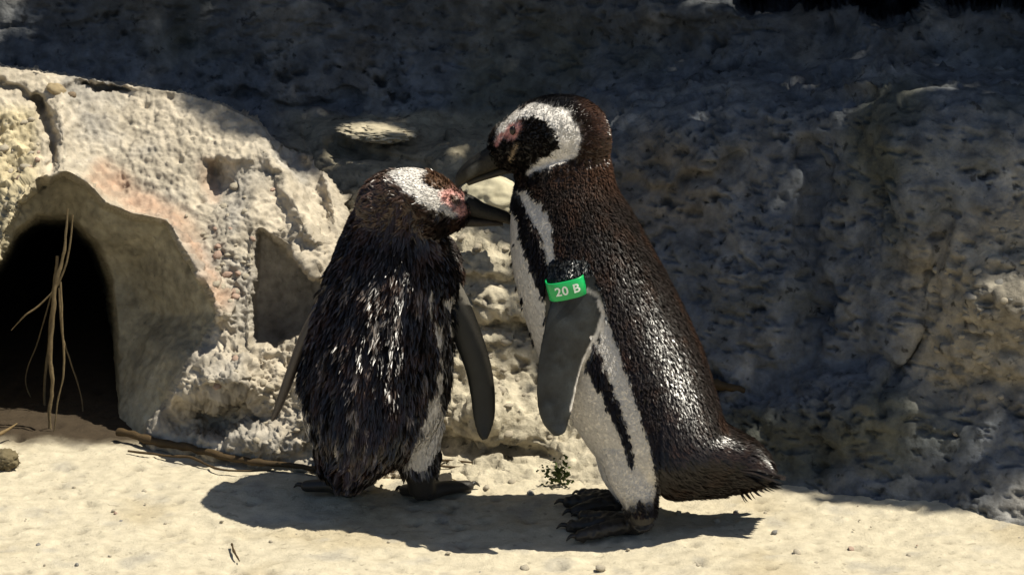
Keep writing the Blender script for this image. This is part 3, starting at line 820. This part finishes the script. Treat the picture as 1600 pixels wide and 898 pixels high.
# near and far flipper
def flip(pts, Y0, Y1, th):
    C, A, B = [], [], []
    m = len(pts)
    for i, (f, b) in enumerate(pts):
        Y = Y0 + (Y1 - Y0) * i / (m - 1); c, a, bb_ = fb(f, b, Y, th * (1 - .55 * i / (m - 1)))
        C.append(c); A.append(a); B.append(bb_)
    U.loft(np.array(C), np.array(A), np.array(B), 'flipper', 5, 24)
FL = [((872, 405), (915, 400)), ((866, 440), (912, 428)), ((862, 468), (925, 452)), ((854, 492), (943, 480)), ((847, 525), (934, 520)), ((840, 570), (912, 566)), ((838, 612), (901, 606)), ((840, 640), (895, 634)), ((850, 664), (889, 660)), ((866, 682), (884, 676))]
flip(FL, -.178, -.225, .013)
flip([((f[0] + 85, f[1]), (b[0] + 85, b[1])) for f, b in FL], -.02, .02, .012)
# legs and feet
hn = gpt(993, 832); tn = [gpt(898, 846), gpt(884, 829), gpt(905, 812)]
U.tube([at(985, 690, -.145), at(988, 740, -.150), at(1000, 785, -.155), at(1003, 815, -.155)], [.050, .038, .026, .020], 'leg')
foot(U, hn, tn, at(1003, 812, -.150), .020)
hf = gpt(975, 797); tf = [gpt(892, 806), gpt(880, 791), gpt(905, 778)]
U.tube([at(975, 690, -.06), at(975, 740, -.055), at(985, 775, -.05)], [.048, .034, .02], 'leg')
foot(U, hf, tf, at(985, 778, -.05), .019)
V, N, F, part, flow = U.solid(.0026, 5)
px, py = topx(V)
nz = fbm(V, 90, 3, 71); nz2 = fbm(V, 30, 3, 72)
qx = px + 7 * nz; qy = py + 7 * fbm(V, 90, 3, 73)
c = np.tile(DARK, (len(V), 1))
c = mixc(c, BROWN * 1.0, sstep(880, 935, px) * sstep(330, 260, py) * .95)
c = mixc(c, BROWN * .55, sstep(-.1, .4, nz2) * .6)
BK = [(700, 296), (822, 296), (846, 318), (860, 345), (868, 400), (880, 440), (938, 462), (953, 505), (972, 565), (992, 625), (1014, 690), (1021, 735), (1024, 775), (1012, 800), (1000, 775), (985, 810), (940, 800), (700, 700)]
BA = [(700, 292), (806, 297), (825, 330), (846, 372), (857, 412), (868, 450), (912, 520), (936, 550), (956, 602), (974, 655), (986, 695), (992, 728), (984, 726), (972, 690), (955, 650), (934, 608), (908, 560), (890, 522), (848, 465), (830, 420), (817, 380), (809, 345), (800, 318), (700, 305)]
tr = np.isin(part, ('trunk', 'leg', 'head')).astype(float)
c = mixc(c, WHITE, sstep(2, -2, sd_poly(qx, qy, BK)) * tr)
c = mixc(c, DARK, sstep(2, -2, sd_poly(qx, qy, BA)) * tr)
w, rid = worley(V, 70, 77)
sp = (w < .22) & (rid > .80) & (py < 560) & (py > 380) & (px < 850)
c = mixc(c, DARK, sp * tr)
hd = sstep(300, 285, py)
LOOP = [(777, 222, 3), (783, 202, 6), (800, 184, 8), (825, 173, 9), (850, 175, 12), (874, 187, 17), (888, 211, 18), (886, 235, 16), (864, 250, 9), (842, 259, 6), (826, 269, 3)]
dl = sd_line(qx, qy, LOOP)
face = sd_poly(px, py, [(780, 240), (800, 190), (850, 180), (880, 215), (860, 245), (825, 268), (800, 268)])
c = mixc(c, DARK * .55, sstep(6, -2, face) * hd)
c = mixc(c, np.array([.012, .012, .014]), sstep(178, 160, py) * sstep(905, 880, px) * hd)
c = mixc(c, WHITE, sstep(2, -2, dl) * hd)
c = mixc(c, PINK, sstep(3, -3, sd_poly(px, py, [(786, 212), (794, 196), (812, 190), (814, 200), (806, 216), (795, 222)])) * hd)
c = mixc(c, PINK * .9, sstep(3, -2, sd_line(px, py, [(776, 226, 3), (782, 212, 3)])) * hd)
c = mixc(c, np.array([.30, .22, .14]), sstep(2, -2, sd_line(px, py, [(806, 226, 2.5), (800, 240, 4), (795, 250, 2)])) * hd)
near_root = (sd_poly(px, py, [(858, 405), (915, 398), (938, 458), (948, 490), (934, 528), (850, 505)]) < 0) & (V[:, 1] < -.172)
part = np.where(near_root, 'flipper', part)
fl = part == 'flipper'
c[fl] = SLATE * (1.1 + 1.5 * np.clip(nz2[fl] + .5 * nz[fl], -.5, 1))[:, None]
c = mixc(c, np.array([.30, .29, .27]), fl * sstep(5, 1, sd_line(px, py, [(918, 452), (936, 464), (945, 488), (938, 515)]) + 4 * nz))
fe = sd_line(px, py, [(935, 470), (943, 490), (934, 520), (912, 566), (901, 606), (893, 640)]) + 2 * nz
c = mixc(c, WHITE * .9, fl * sstep(4.5, 2.0, fe) * (px > 890))
ft = (part == 'foot')
c[ft] = FOOT * (1 + .5 * nz2[ft])[:, None]
mot = sstep(.0, .25, fbm(V, 60, 2, 79))
lg = sstep(770, 800, py) * (~fl)
c = mixc(c, FOOT, lg * (1 - mot * sstep(840, 800, py) * sstep(1012, 1004, px) * sstep(965, 985, px) * .9))
c = mixc(c, DARK, lg * sstep(1004, 1014, px))
bn = fbm(V, 120, 2, 80)
V2 = V + N * (.0012 * bn * (part != 'flipper') + .0022 * bn * (part == 'foot') + .0012 * nz2 * (part == 'flipper'))[:, None]
body = add('body', mesh_from('body', V2, F, True, c), M_PENG, pr)
NOFE = (sd_poly(px, py, [(852, 436), (925, 422), (942, 462), (945, 520), (850, 500)]) < 0) & (V[:, 1] < -.165)
NOFE |= np.isin(part, ('leg', 'foot')) & (py > 806)
part = np.where(NOFE, 'flipper', np.where((part == 'flipper') & (py < 432), 'trunk', part))
def lenR(P):
    x, y = topx(P); k = np.interp(y, [150, 270, 330, 600, 700, 760], [.55, .6, .9, 1.1, 1.4, 2.3])
    k = np.where((x > 1120) & (y > 640), 1.5, k); k = np.where((x < 1030) & (y > 600), .8, k); k = np.where((x < 1030) & (y > 755), .5, k)
    return k
plumage('plumage', V, N, F, part, flow, c, 95000, .0078, .0027, .0016, pr, 5200, .30, 5, lenR, curl=.12)
# stiff tail feathers
for k in range(27):
    s_ = (k - 13) / 13.0
    root_ = at(1120 + 20 * random.random(), 728 + 10 * random.random(), YR + .045 * s_)
    ex = 1226 - 60 * random.random() ** 1.5; ey = 758 + 26 * (1226 - ex) / 60 + random.uniform(-4, 6)
    tip_ = at(ex, ey, YR + .050 * s_)
    if k % 3 == 0: tip_ = at(1229, 742 + 10 * random.random(), YR + .03 * s_)
    d = tip_ - root_; L_ = np.linalg.norm(d); d /= L_; sd_ = np.array([0, 1, .15 * s_])
    wv = .0065
    mid_ = root_ * .5 + tip_ * .5 + np.array([0, 0, .004])
    pre = root_ * .12 + tip_ * .88
    Vt = [root_ - sd_ * wv * .6, root_ + sd_ * wv * .6, mid_ - sd_ * wv, mid_ + sd_ * wv, pre - sd_ * wv * .8, pre + sd_ * wv * .8, tip_,
          mid_ + np.array([0, 0, .002]), pre + np.array([0, 0, .0015])]
    Ft = [(0, 1, 7, 7), (0, 7, 2, 2), (1, 3, 7, 7), (2, 7, 8, 4), (7, 3, 5, 8), (4, 8, 6, 6), (8, 5, 6, 6)]
    bm = bmesh.new(); vv = [bm.verts.new(v) for v in Vt]
    for f in Ft: bm.faces.new([vv[i] for i in dict.fromkeys(f)])
    me = bpy.data.meshes.new('tail_feather'); bm.to_mesh(me); bm.free()
    ca = me.color_attributes.new('Col', 'FLOAT_COLOR', 'POINT'); cc = np.ones((len(Vt), 4), np.float32); cc[:, :3] = DARK * random.uniform(.8, 2.2)
    ca.data.foreach_set('color', cc.ravel())
    add('tail_feather', me, M_FEATHER, pr)
# bill
def bc1(x, y):
    c = np.tile(np.array([.014, .013, .011]), (len(x), 1))
    c = mixc(c, [.07, .07, .066], sstep(5, -3, sd_line(x, y, [(742, 258, 5), (735, 272, 4)])) * .8)
    c = mixc(c, [.003, .003, .003], sstep(2.5, .5, sd_line(x, y, [(722, 268), (745, 252), (772, 240), (792, 236)])))
    c = mixc(c, [.05, .04, .022], sstep(12, -2, sd_line(x, y, [(724, 287), (775, 268), (800, 262)])) * .6)
    return c
bill_part(pr, 'upper_bill', [((800, 200), (822, 250), YR, .010), ((778, 214), (802, 254), YR, .0155), ((762, 229), (784, 262), YR, .0145), ((742, 243), (762, 270), YR, .0115), ((725, 256), (742, 278), YR, .0085), ((714, 270), (727, 286), YR, .0055), ((711, 283), (719, 291), YR, .0025), ((713, 291), (716, 294), YR, .001)], bc1)
bill_part(pr, 'lower_bill', [((808, 246), (832, 268), YR, .011), ((785, 258), (800, 270), YR, .0125), ((764, 267), (776, 276), YR, .0105), ((744, 275), (752, 283), YR, .008), ((728, 284), (733, 290), YR, .004)], bc1)
sphere(pr, 'eye', at(801, 204, YR - .0335), .0062, M_EYE, (.75, .6, 1.1))
sphere(pr, 'eye', at(801, 204, YR + .0335), .0062, M_EYE, (.75, .6, 1.1))
for t_ in tn: claw(pr, hn, t_)
for t_ in tf: claw(pr, hf, t_)
# numbered band round the flipper root
bc = at(885, 446, -.190); ang = math.radians(13)
ux = np.array([math.cos(ang), 0, math.sin(ang)]); uz = np.array([-math.sin(ang), -.12, math.cos(ang)]); uz /= np.linalg.norm(uz); uy = np.cross(uz, ux)
def ringpt(th, r, zz):
    ca_, sa_ = math.cos(th), math.sin(th)
    x = math.copysign(abs(ca_) ** .7, ca_) * (.0262 + r); y = math.copysign(abs(sa_) ** .7, sa_) * (.0165 + r)
    return bc + ux * x + uy * y + uz * zz
Vb, Fb = [], []
nb = 64; pf = [(0, -.0135), (0, .0135), (.0007, .0142), (.0016, .0142), (.0022, .0135), (.0022, -.0135), (.0016, -.0142), (.0007, -.0142)]
for i in range(nb):
    for r, zz in pf: Vb.append(ringpt(2 * math.pi * i / nb, r, zz))
for i in range(nb):
    for j in range(8):
        Fb.append((i * 8 + j, i * 8 + (j + 1) % 8, ((i + 1) % nb) * 8 + (j + 1) % 8, ((i + 1) % nb) * 8 + j))
me = mesh_from('identification_band', Vb, Fb); band = add('identification_band', me, M_BAND, pr, 'green plastic identification band with white number')
fc = bpy.data.curves.new('t', 'FONT'); fc.body = '20 B'; fc.size = .0185; fc.align_x = 'CENTER'; fc.align_y = 'CENTER'; fc.offset = .0004; fc.space_character = 1.08
to = bpy.data.objects.new('t', fc); COL.objects.link(to)
dg = bpy.context.evaluated_depsgraph_get(); dg.update()
me = bpy.data.meshes.new_from_object(to.evaluated_get(dg)); bpy.data.objects.remove(to)
bm = bmesh.new(); bm.from_mesh(me)
bmesh.ops.subdivide_edges(bm, edges=[e for e in bm.edges if e.calc_length() > .002], cuts=2)
for v in bm.verts:
    x = v.co.x + .001; zz = v.co.y
    k = min(abs(x) / .0284, .999) ** (1 / .7); yy = -(.0187 * (1 - k * k) ** .35) - .0004
    v.co = Vector(bc + ux * x + uy * yy + uz * zz)
bmesh.ops.recalc_face_normals(bm, faces=bm.faces)
me2 = bpy.data.meshes.new('band_number'); bm.to_mesh(me2); bm.free()
add('band_number', me2, M_TEXT, band)

# ---------------- bowed penguin seen from behind
pl = add('penguin', None, None, None, 'bowed penguin turning its back, streaky wet plumage and closed eye', 'penguin', 'penguins')
U = Union()
S = [((602, 283), (672, 345), -.048, .048), ((574, 306), (694, 372), -.030, .060), ((550, 338), (708, 388), -.006, .078), ((529, 392), (719, 420), .002, .093), ((503, 462), (716, 470), .004, .100), ((481, 540), (708, 540), .0, .106), ((470, 605), (701, 605), .0, .104),
     ((478, 655), (690, 655), -.002, .094), ((490, 692), (656, 694), -.008, .074), ((499, 722), (606, 728), -.026, .048), ((508, 744), (574, 750), -.046, .026), ((520, 758), (560, 762), -.058, .012)]
U.loft(np.array([fb(*s)[0] for s in S]), np.array([fb(*s)[1] for s in S]), np.array([fb(*s)[2] for s in S]), 'trunk', 6, 36)
YH = -.055
bb = at(735, 330, YH)
ell(655, 316, 70, 50, -22, .046, 'head', bb, YH)
ell(620, 318, 60, 52, 20, .050, 'head', bb, YH + .02)
ell(700, 326, 34, 33, -15, .031, 'head', bb, YH)
# right flipper (dark face to the viewer) and left flipper (edge on)
FR = [((672, 440), (712, 425)), ((682, 470), (722, 445)), ((694, 500), (738, 480)), ((712, 540), (755, 525)), ((727, 580), (768, 570)), ((735, 620), (774, 612)), ((739, 652), (774, 648)), ((745, 675), (768, 672)), ((752, 687), (762, 686))]
flip(FR, -.012, -.055, .013)
flip([((512, 430), (540, 440)), ((490, 478), (512, 488)), ((468, 522), (485, 530)), ((452, 565), (468, 570)), ((438, 605), (453, 610)), ((427, 640), (438, 643)), ((422, 655), (428, 657))], .0, .02, .022)
hl = gpt(545, 775); tl = [gpt(472, 766), gpt(505, 748), gpt(584, 754)]
U.tube([at(548, 690, -.0), at(548, 730, .0), at(546, 764, .01)], [.045, .030, .022], 'leg')
foot(U, hl, tl, at(546, 756, .012), .021)
hr = gpt(664, 783); tr_ = [gpt(738, 765), gpt(700, 752), gpt(628, 772)]
U.tube([at(650, 660, -.005), at(652, 705, -.005), at(657, 745, -.004), at(660, 770, -.002)], [.042, .033, .023, .020], 'leg')
foot(U, hr, tr_, at(660, 765, -.002), .020)
V, N, F, part, flow = U.solid(.0026, 5)
px, py = topx(V)
nz = fbm(V, 90, 3, 81); nz2 = fbm(V, 30, 3, 82)
qx = px + 7 * nz; qy = py + 7 * fbm(V, 90, 3, 83)
c = np.tile(DARK, (len(V), 1))
c = mixc(c, BROWN * .9, sstep(-.15, .35, nz2) * .7)
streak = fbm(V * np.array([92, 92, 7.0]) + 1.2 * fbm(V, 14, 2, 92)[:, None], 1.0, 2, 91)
glints = sstep(.16, .42, streak) * sstep(400, 470, py) * sstep(480, 540, px) * sstep(700, 650, px)
c = mixc(c, np.array([.26, .215, .185]), glints * .8)  # pale streaks paint sun glints into the colour of the back
back = V[:, 1] < at(600, 500, .035)[1]
tr = np.isin(part, ('trunk', 'leg', 'head'))
# underside and front: white belly with a dark breast band
frontm = (V[:, 1] > .045) & tr & (py > 375)
c = mixc(c, WHITE, frontm.astype(float))
c = mixc(c, DARK, (frontm & (py > 400) & (py < 425)).astype(float))
FLK = [(689, 455), (712, 452), (716, 520), (712, 590), (706, 640), (690, 690), (664, 735), (636, 728), (646, 690), (662, 640), (678, 590), (686, 540), (684, 500)]
c = mixc(c, WHITE, sstep(2, -2, sd_poly(qx, qy, FLK)) * tr)
c = mixc(c, DARK, sstep(2, -2, sd_line(qx, qy, [(694, 480, 3), (697, 540, 5), (696, 590, 5), (690, 630, 2)])) * tr)
c = mixc(c, WHITE, sstep(2, -2, sd_line(qx, qy, [(673, 452, 3), (672, 480, 3), (682, 515, 4), (690, 550, 3)])) * tr)
c = mixc(c, WHITE, sstep(2, -2, sd_poly(qx, qy, [(712, 360), (730, 360), (730, 420), (714, 410)])) * tr)
c = mixc(c, WHITE * .8, sstep(2, -2, sd_poly(qx, qy, [(460, 560), (472, 600), (484, 640), (494, 680), (500, 695), (470, 690), (450, 600)])) * tr)
c = mixc(c, WHITE * .9, sstep(2, -2, sd_line(qx, qy, [(529, 678, 2), (527, 700, 5), (530, 712, 2)])) * tr)
hd = (part == 'head') | ((py < 385) & tr)
hd = hd.astype(float)
c = mixc(c, BROWN * 1.1, hd * sstep(700, 620, px) * sstep(385, 330, py) * .8)
c = mixc(c, np.array([.10, .055, .032]), hd * sstep(2, -6, sd_poly(px, py, [(655, 266), (700, 262), (718, 285), (716, 305), (690, 308), (670, 302)])))
ST = [(612, 274), (628, 264), (650, 258), (672, 262), (657, 274), (662, 290), (676, 302), (692, 300), (704, 312), (722, 330), (708, 338), (690, 330), (664, 317), (640, 300), (625, 286)]
c = mixc(c, WHITE, hd * sstep(2, -2, sd_poly(qx, qy, ST) - 4))
c = mixc(c, PINK, hd * sstep(4, -3, sd_poly(px, py, [(688, 300), (706, 296), (722, 305), (732, 330), (722, 340), (706, 325), (692, 315)])))
c = mixc(c, np.array([.16, .11, .09]), hd * sstep(3, -2, sd_poly(px, py, [(705, 310), (716, 305), (722, 318), (712, 326)])))
c = mixc(c, np.array([.28, .13, .11]), hd * sstep(2, -1, sd_line(px, py, [(694, 303, 1), (704, 310, 1.5)])))
fl = part == 'flipper'
c[fl] = (SLATE * .45) * (1 + .8 * nz2[fl])[:, None]
c = mixc(c, np.array([.13, .12, .10]), fl * sstep(4, -6, sd_poly(px, py, [(708, 425), (728, 440), (750, 490), (772, 550), (780, 610), (768, 600), (754, 552), (735, 508), (714, 470)])) * .9)  # lit sheen along the outer flipper edge, painted in as grey
c = mixc(c, WHITE * .7, fl * sstep(3.5, 1.5, sd_line(px, py, [(676, 445), (684, 475), (694, 500), (706, 525)]) + 2 * nz))
c = mixc(c, np.array([.06, .05, .045]), fl * (px < 520))
ft = (part == 'foot')
c[ft] = FOOT * (1 + .5 * nz2[ft])[:, None]
c = mixc(c, FOOT, sstep(728, 742, py) * (px > 600) * (~fl))
# wet streaks: ridges stretched along the body
damp = sstep(330, 420, py) * np.isin(part, ('trunk',)) * sstep(700, 660, px)
V2 = V + N * (.0080 * streak * damp)[:, None]
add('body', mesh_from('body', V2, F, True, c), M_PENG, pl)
part = np.where((part == 'leg') & (py > 742), 'foot', part)
def lenL(P):
    x, y = topx(P); return np.interp(y, [255, 340, 400, 500, 690, 740], [.35, .5, .9, 1.2, 1.1, .7])
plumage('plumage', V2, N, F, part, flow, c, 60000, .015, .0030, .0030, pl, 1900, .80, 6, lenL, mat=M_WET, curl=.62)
def bc2(x, y):
    c = np.tile(np.array([.016, .015, .013]), (len(x), 1))
    return mixc(c, [.06, .045, .03], sstep(8, -2, sd_line(x, y, [(735, 348), (790, 348)])) * .7)
bill_part(pl, 'upper_bill', [((705, 302), (708, 334), YH, .010), ((722, 302), (722, 336), YH, .014), ((738, 306), (736, 338), YH, .0135), ((758, 318), (756, 342), YH, .011), ((780, 326), (778, 346), YH, .0085), ((794, 332), (793, 350), YH, .006), ((801, 341), (799, 352), YH, .003), ((802, 349), (800, 354), YH, .001)], bc2)
bill_part(pl, 'lower_bill', [((706, 332), (706, 352), YH, .009), ((724, 335), (724, 354), YH, .012), ((745, 339), (745, 354), YH, .010), ((768, 343), (768, 353), YH, .007), ((786, 347), (786, 353), YH, .004)], bc2)
for t_ in tl: claw(pl, hl, t_)
for t_ in tr_: claw(pl, hr, t_)
